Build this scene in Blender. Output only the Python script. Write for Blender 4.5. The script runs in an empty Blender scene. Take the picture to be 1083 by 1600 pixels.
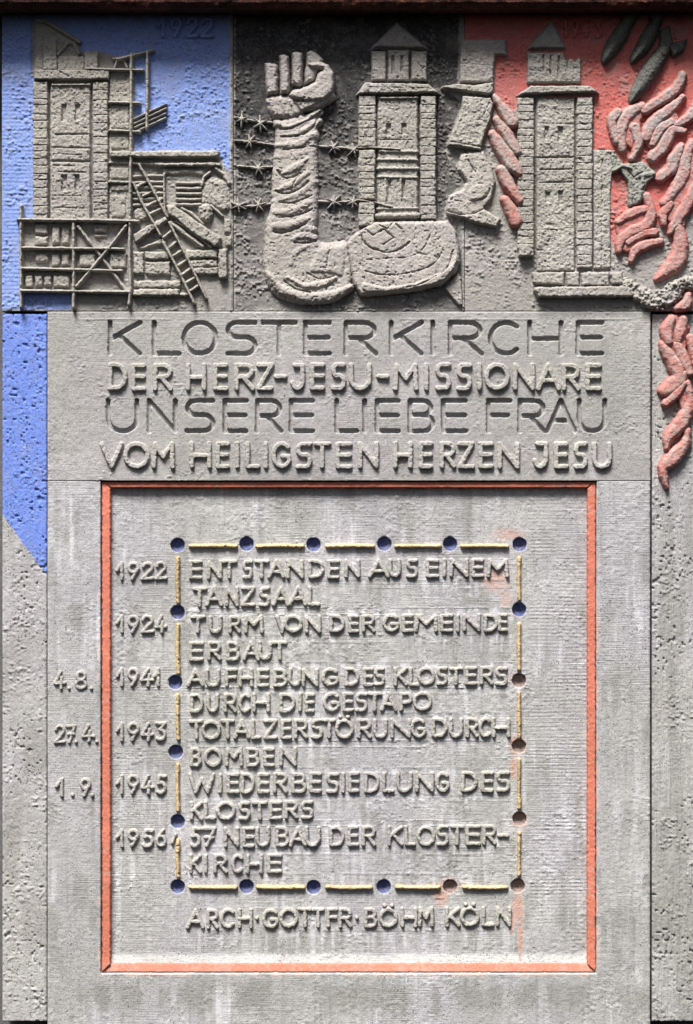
import bpy, math, random
import numpy as np
random.seed(7)
S = 0.002                      # metres of wall per photo unit (the relief is about 2.2 m wide)
sc = bpy.context.scene
COL = sc.collection
# ------------------------------------------------------------------ camera, light
CAM_D = 9.0
cam = bpy.data.cameras.new('camera'); cam_o = bpy.data.objects.new('camera', cam); COL.objects.link(cam_o)
cam_o.location = (0, -CAM_D, 0); cam_o.rotation_euler = (math.radians(90), 0, 0)
cam.sensor_fit = 'VERTICAL'; cam.sensor_height = 24
cam.lens = 24 * CAM_D / (1600 * S); cam.clip_end = 200
sc.camera = cam_o
SUN_EL, SUN_AZ = 59, 20        # elevation, degrees to the left of straight ahead of the wall
w = bpy.data.worlds.new('World'); sc.world = w; w.use_nodes = True
nt = w.node_tree; bg = nt.nodes['Background']
sky = nt.nodes.new('ShaderNodeTexSky'); sky.sky_type = 'NISHITA'; sky.sun_disc = False
sky.sun_elevation = math.radians(SUN_EL); sky.sun_rotation = math.radians(180 + SUN_AZ)
sky.air_density = 1.0; sky.dust_density = 5.0; sky.ozone_density = 1.0
nt.links.new(sky.outputs[0], bg.inputs[0]); bg.inputs[1].default_value = 0.05
sl = bpy.data.lights.new('sun', 'SUN'); sl.energy = 5.0; sl.angle = math.radians(20); sl.color = (1.0, 0.965, 0.925)
so = bpy.data.objects.new('sun', sl); COL.objects.link(so)
e, a = math.radians(SUN_EL), math.radians(SUN_AZ)
from mathutils import Vector
so.rotation_euler = Vector((-math.sin(a)*math.cos(e), -math.cos(a)*math.cos(e), math.sin(e))).to_track_quat('Z', 'Y').to_euler()
so.location = (-2, -4, 6)
sc.view_settings.view_transform = 'Standard'; sc.view_settings.look = 'None'
sc.view_settings.exposure = 0.78; sc.view_settings.gamma = 1

# ------------------------------------------------------------------ noise
def _h(ix, iy, seed):
    n = (ix.astype(np.int64)*374761393 + iy.astype(np.int64)*668265263 + seed*1442695041) & 0xffffffff
    n = ((n ^ (n >> 13)) * 1274126177) & 0xffffffff
    return ((n ^ (n >> 16)) & 0xffff) / 65535.0
def vn(X, Y, s, seed=0, sy=None):
    x = X/s; y = Y/(sy or s); ix = np.floor(x); iy = np.floor(y); fx = x-ix; fy = y-iy
    fx = fx*fx*(3-2*fx); fy = fy*fy*(3-2*fy)
    a = _h(ix, iy, seed); b = _h(ix+1, iy, seed); c = _h(ix, iy+1, seed); d = _h(ix+1, iy+1, seed)
    return (a*(1-fx)+b*fx)*(1-fy) + (c*(1-fx)+d*fx)*fy
def sstep(a, b, x):
    t = np.clip((x-a)/(b-a), 0, 1); return t*t*(3-2*t)
# ------------------------------------------------------------------ distance fields (photo units, y down)
class Sh:
    def __init__(s, bb, f): s.bb = bb; s.f = f
def catmull(P, n=7, closed=False):
    P = [tuple(map(float, p)) for p in P]; out = []
    m = len(P)
    if m < 3 and not closed: return P
    rng = range(m if closed else m-1)
    for i in rng:
        if closed: p0, p1, p2, p3 = P[(i-1) % m], P[i], P[(i+1) % m], P[(i+2) % m]
        else: p0, p1, p2, p3 = P[max(i-1, 0)], P[i], P[i+1], P[min(i+2, m-1)]
        for k in range(n):
            t = k/n
            out.append(tuple(0.5*((2*b)+(-a+c)*t+(2*a-5*b+4*c-d)*t*t+(-a+3*b-3*c+d)*t**3) for a, b, c, d in zip(p0, p1, p2, p3)))
    if not closed: out.append(P[-1])
    return out
def line(P, r, curve=False):
    rs = r if isinstance(r, (list, tuple)) else [r]*len(P)
    Q = [(p[0], p[1], q) for p, q in zip(P, rs)]
    if curve: Q = catmull(Q)
    m = max(q[2] for q in Q)
    bb = (min(q[0] for q in Q)-m, min(q[1] for q in Q)-m, max(q[0] for q in Q)+m, max(q[1] for q in Q)+m)
    def f(X, Y):
        D = np.full(X.shape, 1e9)
        for (x0, y0, r0), (x1, y1, r1) in zip(Q[:-1], Q[1:]):
            dx, dy = x1-x0, y1-y0; L = dx*dx+dy*dy
            t = np.clip(((X-x0)*dx+(Y-y0)*dy)/L, 0, 1) if L > 1e-9 else 0*X
            D = np.minimum(D, np.hypot(X-x0-t*dx, Y-y0-t*dy)-(r0+(r1-r0)*t))
        if len(Q) == 1: D = np.hypot(X-Q[0][0], Y-Q[0][1])-Q[0][2]
        return D
    return Sh(bb, f)
def poly(P, curve=False):
    if curve: P = catmull(P, 5, True)
    P = [(float(x), float(y)) for x, y in P]
    bb = (min(p[0] for p in P), min(p[1] for p in P), max(p[0] for p in P), max(p[1] for p in P))
    def f(X, Y):
        D = np.full(X.shape, 1e18); ins = np.zeros(X.shape, bool)
        n = len(P)
        for i in range(n):
            x0, y0 = P[i]; x1, y1 = P[(i+1) % n]; dx, dy = x1-x0, y1-y0; L = dx*dx+dy*dy
            if L < 1e-12: continue
            t = np.clip(((X-x0)*dx+(Y-y0)*dy)/L, 0, 1)
            D = np.minimum(D, (X-x0-t*dx)**2+(Y-y0-t*dy)**2)
            if y0 != y1: ins ^= ((y0 > Y) != (y1 > Y)) & (X < (x1-x0)*(Y-y0)/(y1-y0)+x0)
        D = np.sqrt(D); return np.where(ins, -D, D)
    return Sh(bb, f)
def rect(x0, y0, x1, y1): return poly([(x0, y0), (x1, y0), (x1, y1), (x0, y1)])
def circ(x, y, r): return line([(x, y), (x, y+.01)], r)
def lift(d, h, bev, prof):
    t = np.clip(-d/bev, 0, 1)
    if prof == 'r': t = np.sqrt(1-(1-t)**2)
    else: t = t*t*(3-2*t)*0.35+np.minimum(t*1.6, 1)*0.65
    return np.where(d > 0, -np.minimum(d*1.6, 3.2), h*t)
# ------------------------------------------------------------------ materials
def concrete(name, base, vary=0.18, bump=1.0, streak=0.0, lines=0.0, pits=1.0, moss=0.0, wear=0.3, vlines=0.0):
    m = bpy.data.materials.new(name); m.use_nodes = True; t = m.node_tree; N = t.nodes; L = t.links
    b = N['Principled BSDF']; b.inputs['Roughness'].default_value = 0.9
    b.inputs['Specular IOR Level'].default_value = 0.25
    geo = N.new('ShaderNodeNewGeometry')
    def mapped(sx, sy, sz):
        v = N.new('ShaderNodeVectorMath'); v.operation = 'MULTIPLY'; v.inputs[1].default_value = (sx, sy, sz)
        L.new(geo.outputs['Position'], v.inputs[0]); return v.outputs[0]
    def noise(sx, sy, sz, det=3, rough=0.6, off=0):
        n = N.new('ShaderNodeTexNoise'); n.inputs['Scale'].default_value = 1; n.inputs['Detail'].default_value = det
        n.inputs['Roughness'].default_value = rough
        v = mapped(sx, sy, sz)
        if off:
            o = N.new('ShaderNodeVectorMath'); o.operation = 'ADD'; o.inputs[1].default_value = (off, off*1.7, -off); L.new(v, o.inputs[0]); v = o.outputs[0]
        L.new(v, n.inputs['Vector']); return n.outputs[0]
    def mth(op, x, y, z=None, clamp=False):
        n = N.new('ShaderNodeMath'); n.operation = op; n.use_clamp = clamp
        for i, q in enumerate((x, y, z)):
            if q is None: continue
            if isinstance(q, (int, float)): n.inputs[i].default_value = q
            else: L.new(q, n.inputs[i])
        return n.outputs[0]
    def ramp(x, a, bb, lo=0.0, hi=1.0):
        n = N.new('ShaderNodeMapRange'); n.inputs['From Min'].default_value = a; n.inputs['From Max'].default_value = bb
        n.inputs['To Min'].default_value = lo; n.inputs['To Max'].default_value = hi; n.interpolation_type = 'SMOOTHSTEP'
        L.new(x, n.inputs['Value']); return n.outputs[0]
    def mix(fac, A, B, mode='MIX'):
        n = N.new('ShaderNodeMix'); n.data_type = 'RGBA'; n.blend_type = mode
        if isinstance(fac, (int, float)): n.inputs[0].default_value = fac
        else: L.new(fac, n.inputs[0])
        for i, q in ((6, A), (7, B)):
            if isinstance(q, tuple): n.inputs[i].default_value = q+(1,) if len(q) == 3 else q
            else: L.new(q, n.inputs[i])
        return n.outputs[2]
    big = noise(3.2, 3.2, 3.2, 6, 0.62); mid = noise(38, 38, 38, 5, 0.7, 3); fine = noise(300, 300, 300, 3, 0.75, 9)
    c = mix(ramp(big, 0.3, 0.7), tuple(x*(1-vary) for x in base), tuple(min(x*(1+vary), 1) for x in base))
    c = mix(ramp(mid, 0.35, 0.7), c, tuple(x*(1-vary*0.9) for x in base), 'MIX') if vary > 0.001 else c
    hue = noise(2.1, 2.1, 1.3, 5, 0.65, 101)
    tint = mix(ramp(hue, 0.4, 0.6), (0.99, 0.993, 0.965), (1.0, 0.985, 1.03)); c = mix(1.0, c, tint, 'MULTIPLY')
    fm = ramp(fine, 0.32, 0.68, 1-vary*1.3, 1+vary*1.2)
    g = N.new('ShaderNodeCombineColor'); [L.new(fm, g.inputs[i]) for i in range(3)]
    c = mix(1.0, c, g.outputs[0], 'MULTIPLY')
    if streak:
        sv = noise(34, 34, 2.6, 4, 0.6, 5); k = ramp(sv, 0.5, 0.72)
        k = mth('MULTIPLY', k, ramp(noise(5, 5, 5, 3, 0.6, 15), 0.42, 0.62))
        c = mix(mth('MULTIPLY', k, streak), c, (0.60, 0.605, 0.64))
        sv2 = noise(48, 48, 3.4, 4, 0.6, 25); k2 = ramp(sv2, 0.54, 0.74)
        c = mix(mth('MULTIPLY', k2, streak*0.7), c, tuple(x*0.55 for x in base))
    if moss:
        k = mth('MULTIPLY', ramp(noise(26, 26, 26, 5, 0.7, 33), 0.55, 0.72), moss)
        c = mix(k, c, (0.20, 0.19, 0.13))
    # paint with shape of its own (vertex attribute: rgb = pigment, alpha = coverage)
    at = N.new('ShaderNodeAttribute'); at.attribute_name = 'paint'
    wn = mth('MULTIPLY_ADD', ramp(noise(120, 120, 120, 4, 0.75, 44), 0.42, 0.75), -wear, 1.0)
    pv = mix(1.0, at.outputs['Color'], g.outputs[0], 'MULTIPLY')
    pv = mix(mth('MULTIPLY', ramp(noise(14, 14, 14, 5, .7, 61), .45, .75), 0.25), pv, (0.30, 0.28, 0.27))
    c = mix(mth('MULTIPLY', at.outputs['Alpha'], wn), c, pv)
    # pores
    pit = ramp(noise(190, 190, 190, 1.5, 0.4, 77), 0.655, 0.71)
    pmask = ramp(noise(9, 9, 9, 2, 0.6, 81), 0.42, 0.62, 0.25, 1.0)
    pit = mth('MULTIPLY', pit, pmask)
    c = mix(mth('MULTIPLY', pit, 0.6*pits, clamp=True), c, tuple(x*0.2 for x in base))
    fl = mth('MULTIPLY', ramp(noise(260, 260, 260, 2, 0.5, 177), 0.68, 0.74), ramp(noise(12, 12, 12, 3, 0.6, 181), 0.42, 0.62, 0.15, 1.0))
    c = mix(mth('MULTIPLY', fl, 0.55*min(pits, 1.0)), c, (0.60, 0.59, 0.57))
    L.new(c, b.inputs['Base Color'])
    h = mth('MULTIPLY', fine, 0.55*bump)
    h = mth('MULTIPLY_ADD', noise(110, 110, 110, 4, 0.7, 12), 0.9*bump, h)
    h = mth('MULTIPLY_ADD', pit, -1.5*pits, h)
    h = mth('MULTIPLY_ADD', fl, 0.9, h)
    if lines:
        ln = noise(9, 9, 420, 2, 0.5, 50); lm = ramp(noise(4, 4, 4, 3, 0.6, 71), 0.45, 0.6)
        h = mth('MULTIPLY_ADD', mth('MULTIPLY', ln, mth('MULTIPLY_ADD', lm, 0.8, 0.2)), lines, h)
    if vlines:
        h = mth('MULTIPLY_ADD', noise(330, 330, 8, 2, 0.5, 51), vlines, h)
    bp = N.new('ShaderNodeBump'); bp.inputs['Distance'].default_value = 0.0022; bp.inputs['Strength'].default_value = 0.85
    L.new(h, bp.inputs['Height']); L.new(bp.outputs[0], b.inputs['Normal'])
    return m
GREY = (0.335, 0.325, 0.305)
M = dict(
    panel=concrete('cast_concrete_panel', (0.30, 0.29, 0.275), 0.16, 1.0, pits=1.3),
    motif=concrete('relief_concrete', (0.345, 0.329, 0.302), 0.19, 1.6, pits=1.4, moss=0.16, wear=0.35),
    skin=concrete('smooth_relief_concrete', (0.352, 0.328, 0.308), 0.16, 0.9, pits=0.7, moss=0.10),
    head=concrete('inscription_concrete', (0.345, 0.341, 0.333), 0.16, 1.0, streak=0.12, pits=0.8, lines=0.8),
    letter=concrete('letter_concrete', (0.37, 0.362, 0.335), 0.14, 1.0, pits=0.5),
    plate=concrete('streaked_concrete', (0.395, 0.395, 0.398), 0.17, 1.3, streak=0.75, pits=1.2, lines=1.3),
    pier=concrete('pitted_concrete', (0.375, 0.372, 0.365), 0.16, 1.0, streak=0.25, pits=1.8),
    pier_r=concrete('board_marked_concrete', (0.36, 0.36, 0.352), 0.16, 1.0, streak=0.25, pits=1.5, vlines=1.6),
    bomb=concrete('dark_painted_concrete', (0.13, 0.135, 0.12), 0.3, 1.2, pits=1.2),
    back=concrete('rough_backing_concrete', (0.12, 0.12, 0.12), 0.2, 1.0),
    beam=concrete('brown_painted_beam', (0.07, 0.024, 0.015), 0.8, 1.0, pits=0.3),
    paint=concrete('salmon_paint', (0.56, 0.185, 0.122), 0.15, 0.6, pits=0.5),
    gold=concrete('ochre_paint', (0.50, 0.385, 0.225), 0.26, 0.8, pits=0.3, moss=0.25),
)
BLUE = (0.19, 0.285, 0.62); BLUE2 = (0.125, 0.215, 0.62); RED = (0.50, 0.125, 0.108); DARK = (0.030, 0.030, 0.032); FLAME = (0.43, 0.15, 0.13)
# ------------------------------------------------------------------ object helpers
def meta(o, label=None, cat=None, group=None, kind=None):
    for k, v in (('label', label), ('category', cat), ('group', group), ('kind', kind)):
        if v: o[k] = v
    return o
ORG = {}
def thing(name, px, py, label, cat, group=None):
    o = bpy.data.objects.new(name, None); COL.objects.link(o); o.empty_display_size = 0.1
    loc = np.array([(px-541.5)*S, 0.0, (800-py)*S]); o.location = loc; ORG[o.name] = loc
    return meta(o, label, cat, group)
def to_mesh(name, V, F, mat, parent, paint=None, smooth=True):
    V = np.asarray(V, float)
    c = np.array([(V[:, 0].min()+V[:, 0].max())/2, 0, V[:, 2].min()])
    me = bpy.data.meshes.new(name)
    F = np.asarray(F, np.int32); me.vertices.add(len(V)); me.vertices.foreach_set('co', (V-c).astype(np.float32).ravel())
    me.loops.add(F.size); me.loops.foreach_set('vertex_index', F.ravel())
    me.polygons.add(len(F)); me.polygons.foreach_set('loop_start', np.arange(0, F.size, 4, dtype=np.int32))
    me.polygons.foreach_set('use_smooth', np.full(len(F), smooth))
    me.update(calc_edges=True); me.validate()
    me.materials.append(mat)
    if paint is None: paint = np.zeros((len(V), 4))
    if True:
        at = me.color_attributes.new('paint', 'FLOAT_COLOR', 'POINT'); at.data.foreach_set('color', paint.astype(np.float32).ravel())
    o = bpy.data.objects.new(name, me); COL.objects.link(o)
    po = np.zeros(3)
    if parent is not None: o.parent = parent; po = ORG[parent.name]
    o.location = c-po; ORG[o.name] = c
    return o
def relief(name, parent, ops, mat, res=1.0, base=0.0, edge=0.5, rough=0.4, paint=None, seed=None, es=5.0, rs=4.0, floor=0.0, basef=None, pit=2.0):
    """ops: (sign, shape, height, bevel, profile); '+' raises to a height, '-' carves, 'g' grooves"""
    seed = random.randint(0, 9999) if seed is None else seed
    adds = [o for o in ops if o[0] == '+']
    x0 = min(o[1].bb[0] for o in adds)-3; y0 = min(o[1].bb[1] for o in adds)-3
    x1 = max(o[1].bb[2] for o in adds)+3; y1 = max(o[1].bb[3] for o in adds)+3
    X, Y = np.meshgrid(np.arange(x0, x1+res, res), np.arange(y0, y1+res, res))
    en = (vn(X, Y, es, seed)-0.5)*2*edge + (vn(X, Y, es*.45, seed+5)-0.5)*edge
    H = np.full(X.shape, -3.2)
    for o in ops:
        d = o[1].f(X, Y)+en
        if o[0] == '+': H = np.maximum(H, lift(d, o[2]*1.22, o[3], o[4] if len(o) > 4 else 'f'))
        else:
            t = np.clip(-d/o[3], 0, 1); H = np.where(H > 0, np.maximum(H-o[2]*t*t*(3-2*t), floor), H)
    R = rough*((vn(X, Y, rs, seed+1)-.5)*2+(vn(X, Y, rs*.5, seed+2)-.5)*1.4+(vn(X, Y, rs*3, seed+3)-.5)*1.6)
    if pit: R = R-pit*sstep(.77, .88, vn(X, Y, 3.0, seed+4))*sstep(.3, .6, vn(X, Y, 22, seed+6))+pit*.5*sstep(.8, .9, vn(X, Y, 3.2, seed+7))
    H = np.where(H > 0.6, H+R, H)
    ok = H > -2.6; m = ok[:-1, :-1] & ok[1:, :-1] & ok[:-1, 1:] & ok[1:, 1:]
    idx = np.arange(X.size).reshape(X.shape)
    F = np.stack([idx[:-1, :-1][m], idx[1:, :-1][m], idx[1:, 1:][m], idx[:-1, 1:][m]], 1)
    u, inv = np.unique(F, return_inverse=True); F = inv.reshape(F.shape)
    xs, ys, hs = X.ravel()[u], Y.ravel()[u], H.ravel()[u]
    if basef is not None: hs = hs+basef(xs, ys)
    V = np.stack([(xs-541.5)*S, -(hs+base)*S, (800-ys)*S], 1)
    P = paint(xs, ys, hs) if paint else None
    return to_mesh(name, V, F, mat, parent, P)
def block(name, parent, xs, ys, hf, mat, thick=70, paint=None):
    """a cast block: relief front, flat sides and back"""
    xs = np.asarray(xs, float); ys = np.asarray(ys, float)
    X, Y = np.meshgrid(xs, ys); H = hf(X, Y)
    V = np.stack([(X.ravel()-541.5)*S, -H.ravel()*S, (800-Y.ravel())*S], 1)
    idx = np.arange(X.size).reshape(X.shape)
    F = [np.stack([idx[:-1, :-1].ravel(), idx[1:, :-1].ravel(), idx[1:, 1:].ravel(), idx[:-1, 1:].ravel()], 1)]
    ring = np.concatenate([idx[0, :], idx[1:, -1], idx[-1, -2::-1], idx[-2:0:-1, 0]])
    VB = V[ring].copy(); VB[:, 1] = thick*S; n = len(V); k = len(ring)
    V = np.concatenate([V, VB]); j = np.arange(k); j2 = (j+1) % k
    F.append(np.stack([ring[j], ring[j2], n+j2, n+j], 1))
    nx, ny = len(xs), len(ys); c = [0, nx-1, nx+ny-2, 2*nx+ny-3]
    F.append(np.array([[n+q for q in c]]))
    P = None
    if paint: P = paint(X.ravel(), Y.ravel(), H.ravel()); P = np.concatenate([P, P[ring]])
    o = to_mesh(name, V, np.concatenate(F), mat, parent, P)
    sm = np.ones(len(o.data.polygons), bool); sm[-(k+1):] = False; o.data.polygons.foreach_set('use_smooth', sm)
    return o
def axis(a, b, coarse, fine, zones):
    out = [a]; x = a
    while x < b-0.01:
        st = fine if any(z0 <= x < z1 for z0, z1 in zones) else coarse
        nxt = [z0 for z0, z1 in zones if x < z0 < x+st]
        x = min(min(nxt) if nxt else x+st, b); out.append(x)
    return out
def worms(X, Y, amp, seed, dens=0.5, s=3.4):
    """sand-blasted grain: little raised clots and pores"""
    m = sstep(0.62-dens*.35, 0.85-dens*.35, vn(X, Y, 34, seed)*.6+vn(X, Y, 13, seed+1)*.4)
    n = vn(X, Y, s*1.5, seed+2, s)*.6+vn(X, Y, s*.75, seed+3)*.4
    up = sstep(.58, .72, n); dn = sstep(.32, .2, n)
    n3 = vn(X, Y, 2.6, seed+8)
    return amp*m*(up*1.7-dn*1.3)+amp*.7*(sstep(.80, .92, n3)-sstep(.18, .07, n3))+(vn(X, Y, 5, seed+4)-.5)*.5+(vn(X, Y, 60, seed+6)-.5)*1.2
def pigment(rgb, cover): 
    o = np.empty((len(cover), 4)); o[:, :3] = rgb; o[:, 3] = cover; return o
# ================================================================== SETTING
def box(name, parent, x0, y0, x1, y1, h0, h1, mat, bev=0):
    v = [((x-541.5)*S, -h*S, (800-y)*S) for h in (h0, h1) for x, y in ((x0, y0), (x1, y0), (x1, y1), (x0, y1))]
    f = [(0, 1, 2, 3), (7, 6, 5, 4), (0, 4, 5, 1), (1, 5, 6, 2), (2, 6, 7, 3), (3, 7, 4, 0)]
    return to_mesh(name, v, f, mat, parent, None, False)
bw = box('backing_wall', None, -70, -60, 1150, 1720, -130, -74, M['back']); meta(bw, kind='structure')
# projecting beam over the relief
bt = thing('overhanging_beam', 541, 14, 'dark red brown beam projecting over the top of the relief and shading it', 'beam')
def beam():
    xs = np.arange(-80, 1162, 2.0); D = 64; yb = 23; n = len(xs)
    prof = [(-70, yb), (0, yb), (40, yb-1), (D-10, yb-1), (D-4, yb-5), (D, yb-9), (D+1, yb-16), (D, -50), (-70, -54)]
    k = len(prof); V = []
    for i, x in enumerate(xs):
        for j, (h, y) in enumerate(prof):
            wob = (vn(np.array([x]), np.array([j*9.]), 11, 3)[0]-.5)*2.2+(vn(np.array([x]), np.array([j*9.]), 4, 4)[0]-.5)*1.2
            V.append(((x-541.5)*S, -(h+(wob if j in (3, 4, 5, 6) else 0))*S, (800-y-(wob if 2 < j < 7 else 0))*S))
    F = [(i*k+j, (i+1)*k+j, (i+1)*k+(j+1) % k, i*k+(j+1) % k) for i in range(n-1) for j in range(k)]
    for i in (0, (n-1)*k): F += [(i, i+1, i+2, i+3), (i, i+3, i+4, i+5), (i, i+5, i+6, i+7), (i, i+7, i+8, i)]
    F = [f for f in F if len(set(f)) == 4]+[]
    to_mesh('beam_body', V, F, M['beam'], bt, None, False)
beam()
# ================================================================== PANELS
T1 = thing('relief_panel', 184, 486, 'blue painted concrete relief panel of a church tower rising behind scaffolding', 'relief panel', 'relief panels in a row under the beam')
T2 = thing('relief_panel', 545, 486, 'dark grey relief panel with a raised fist and arm beside a church tower', 'relief panel', 'relief panels in a row under the beam')
T3 = thing('relief_panel', 905, 486, 'red painted relief panel with falling bombs and flames round a ruined tower', 'relief panel', 'relief panels in a row under the beam')
blue_sh = poly([(2, -30), (50, -30), (50, 118), (53, 122), (53, 345), (31, 345), (31, 452), (112, 455), (112, 484), (2, 484)])
blue_sky = poly([(50, -30), (359, -30), (359, 268), (352, 262), (345, 246), (211, 237), (211, 112), (190, 90), (160, 80), (125, 80), (125, 62), (70, 32), (50, 32)])
def p1(x, y, h):
    j = (vn(x, y, 6, 41)-.5)*3
    c = np.maximum(sstep(1, -1, blue_sh.f(x, y)+j*.4), sstep(1.5, -1.5, blue_sky.f(x, y)+j))
    return pigment(BLUE, c*(0.97-.5*sstep(1.0, 2.2, h)-.18*sstep(.55, .8, vn(x, y, 30, 45)*.6+vn(x, y, 6, 46)*.4)))
GR = ((77.2, 129, 343), (144, 130, 343), (170.3, 130, 343), (588.6, 151, 343), (655, 151, 343), (682.6, 151, 343), (836, 154, 400), (899.5, 153, 419), (926.4, 153, 419))
def grooves(X, Y):
    g = np.zeros(X.shape)
    for x, a, b in GR: g -= 4.5*np.exp(-((X-x-(vn(X, Y, 9, 17)-.5)*1.4)/1.3)**2)*(Y > a)*(Y < b)
    return g
def h1(X, Y):
    H = worms(X, Y, 0.95, 11, .62)
    H += -0.4*(np.sin(Y*2*math.pi/6.2+vn(X, Y, 30, 5)*2)*.5+.5)*sstep(56, 50, X)*sstep(110, 150, Y)
    H += 3.2*np.exp(-((X-361)/2.4)**2)*(0.5+vn(X, Y, 18, 9)*.8)
    H -= 3.0*np.exp(-((X-50.5)/1.6)**2)*sstep(128, 110, Y)
    return H+grooves(X, Y)
block('panel_slab', T1, np.arange(3.2, 365.0, 1.3), np.arange(-30, 486.6, 1.3), h1, M['panel'], 70, p1)
dk = poly([(366, -30), (720, -30), (717, 60), (716, 131), (690, 140), (725, 160), (700, 215), (696, 240), (714, 262), (722, 290), (697, 310), (694, 345), (724, 365), (724, 484), (366, 484)])
def p2(x, y, h):
    n = vn(x, y, 22, 51)*.5+vn(x, y, 7, 52)*.3+vn(x, y, 3, 53)*.2
    cov = sstep(1.5, -2, dk.f(x, y)+(vn(x, y, 5, 3)-.5)*4)*np.clip(1.05-0.62*sstep(150, 430, y)+(n-.5)*.7-.45*sstep(.4, 1.8, h), 0, 1)
    return pigment(DARK, cov)
def h2(X, Y):
    H = worms(X, Y, 1.35, 21, .75)+0.8*(vn(X, Y, 14, 23, 5)-.5)
    H += 2.5*np.exp(-((X-724)/2.0)**2)*sstep(330, 350, Y)*(.5+vn(X, Y, 14, 9)*.8)
    H += 1.2*np.exp(-((X-368)/1.6)**2)
    return H+grooves(X, Y)
block('panel_slab', T2, np.arange(365.4, 725.6, 1.3), np.arange(-30, 486.6, 1.3), h2, M['panel'], 70, p2)
rd = poly([(724, -30), (1180, -30), (1180, 320), (1083, 330), (1070, 345), (1050, 385), (1040, 355), (1020, 350), (1010, 362), (985, 380), (963, 386), (953, 360), (953, 236), (926, 234), (926, 152), (812, 150), (804, 172), (800, 190), (773, 152), (772, 100), (724, 100)])
def p3(x, y, h):
    c = sstep(2, -2, rd.f(x, y)+(vn(x, y, 7, 61)-.5)*7)*(0.97-.45*sstep(1.1, 2.2, h)-.3*sstep(.55, .8, vn(x, y, 9, 62)*.5+vn(x, y, 30, 63)*.5))
    return pigment(RED, c)
def h3(X, Y):
    return worms(X, Y, 1.15, 31, .75)+grooves(X, Y)
block('panel_slab', T3, np.arange(726.2, 1150, 1.3), np.arange(-30, 487.0, 1.3), h3, M['panel'], 70, p3)
MO, SK = M['motif'], M['skin']
def stones(parent, x0, x1, ys, h, gap=0.7, name='quoin_stone', res=1.2):
    for y0, y1 in zip(ys[:-1], ys[1:]):
        d = random.uniform(-.3, .3)
        relief(name, parent, [('+', rect(x0+random.uniform(-.7, .5), y0-.6, x1+random.uniform(-.5, .8), y1+.6), h+d, 1.1)], MO, res, edge=.35, rough=.7)
def courses(a, b, pitch=12.5):
    out = [a]
    while out[-1] < b-pitch*1.3: out.append(out[-1]+pitch*random.uniform(.72, 1.25))
    return out+[b]
def bar(parent, P, r, h, name, mat=None, base=0, edge=.55, curve=False, prof='r'):
    rm = max(r) if isinstance(r, (list, tuple)) else r
    return relief(name, parent, [('+', line(P, r, curve), h, rm, prof)], mat or MO, 1.0, base=base, edge=edge, rough=.35, es=7)
# ---------------------------------------------------------------- panel 1: tower under construction
tw = relief('tower', T1, [
    ('+', rect(79, 131, 142, 346), 5.0, 2.5), ('+', rect(80, 131, 143, 136), 8, 2),
    ('+', rect(171, 112, 204, 345), 3.4, 2), 
    ('+', poly([(55, 33), (72, 33), (125, 66), (124, 90), (66, 112), (55, 112)]), 3.6, 2),
    ('-', rect(96, 163, 105, 190), 5, 1.5), ('-', rect(117, 163, 127, 189), 5, 1.5),
    ('-', rect(96, 273, 106, 300), 5, 1.5), ('-', rect(117, 273, 126, 299), 5, 1.5),
    ('-', line([(88, 211), (137, 210)], 1.8), 3.5, 1.4), ('-', line([(81, 231), (141, 232)], 1.7), 3, 1.4),
    ('-', line([(84, 241), (128, 243)], 1.2), 2, 1.2), ('-', line([(80, 252), (142, 253)], 2.4), 4.5, 1.5),
    ('-', line([(84, 259), (118, 260)], 1.4), 2.5, 1.2), ('-', line([(92, 269), (135, 270)], 1.5), 3, 1.2),
    ('-', line([(88, 306), (123, 307), (90, 306)], 1.1), 1.5, 1), ('-', line([(86, 325), (137, 326)], 1.3), 2, 1),
    ('-', line([(119, 326), (120, 345)], 1.3), 2.5, 1)], MO, rough=.6)
tw['label'] = 'church tower body with paired window openings behind the scaffold'
stones(tw, 52, 75.5, courses(129, 343), 7.5); stones(tw, 146, 169.5, courses(130, 343, 13), 7.5)
relief('cornice', tw, [('+', rect(53, 109, 173, 127), 10.5, 3), ('-', line([(92, 112), (108, 121)], 1.4), 4, 1.2)], MO, rough=.4)
relief('roof_slope', tw, [('+', line([(60, 34), (72, 35), (98, 50), (124, 67)], 4.2), 9, 4, 'r')], MO)
stones(tw, 68, 90, [62, 110], 7.5, name='parapet_stone'); stones(tw, 55, 67, [66, 111], 5, name='parapet_stone')
stones(tw, 90, 132, [89, 111], 6, name='parapet_stone'); stones(tw, 132, 154, [81, 111], 8.5, name='parapet_stone')
bar(tw, [(92, 86), (100, 77), (105, 69), (116, 68), (119, 76), (124, 84)], 3.4, 8, 'arch')
for P in ([(179, 107), (185, 92), (193, 92)], [(193, 92), (199, 106)], [(178, 93), (200, 90)]): bar(T1, P, 2.6, 7, 'roof_truss')
for x0, y0, x1, y1 in ((54, 350, 76, 367), (54, 369, 76, 384), (81, 355, 95, 383), (96, 355, 110, 383), (55, 396, 77, 410.5), (80, 396, 95, 417), (95.5, 396, 110, 416),
                       (39, 430, 53, 450), (54, 430, 68, 449), (68.5, 430, 82, 448), (83, 430, 110, 450), (124, 396, 150, 418), (171, 396, 199, 420), (146, 351, 168, 364.5), (148, 366.5, 169, 372)):
    relief('foundation_stone', tw, [('+', rect(x0, y0, x1, y1), 6+random.uniform(-1, 1), 3.5)], MO, 1.3, edge=.8, rough=.6)
for x0, y0, x1, y1 in ((173, 165, 203, 203), (173, 213, 203, 234), (173, 262, 203, 281), (174, 305, 198, 341), (173, 289, 203, 300)):
    relief('wall_course', tw, [('+', rect(x0, y0, x1, y1), 5.5, 2.5)], MO, 1.3, edge=.8, rough=.6)
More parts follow.
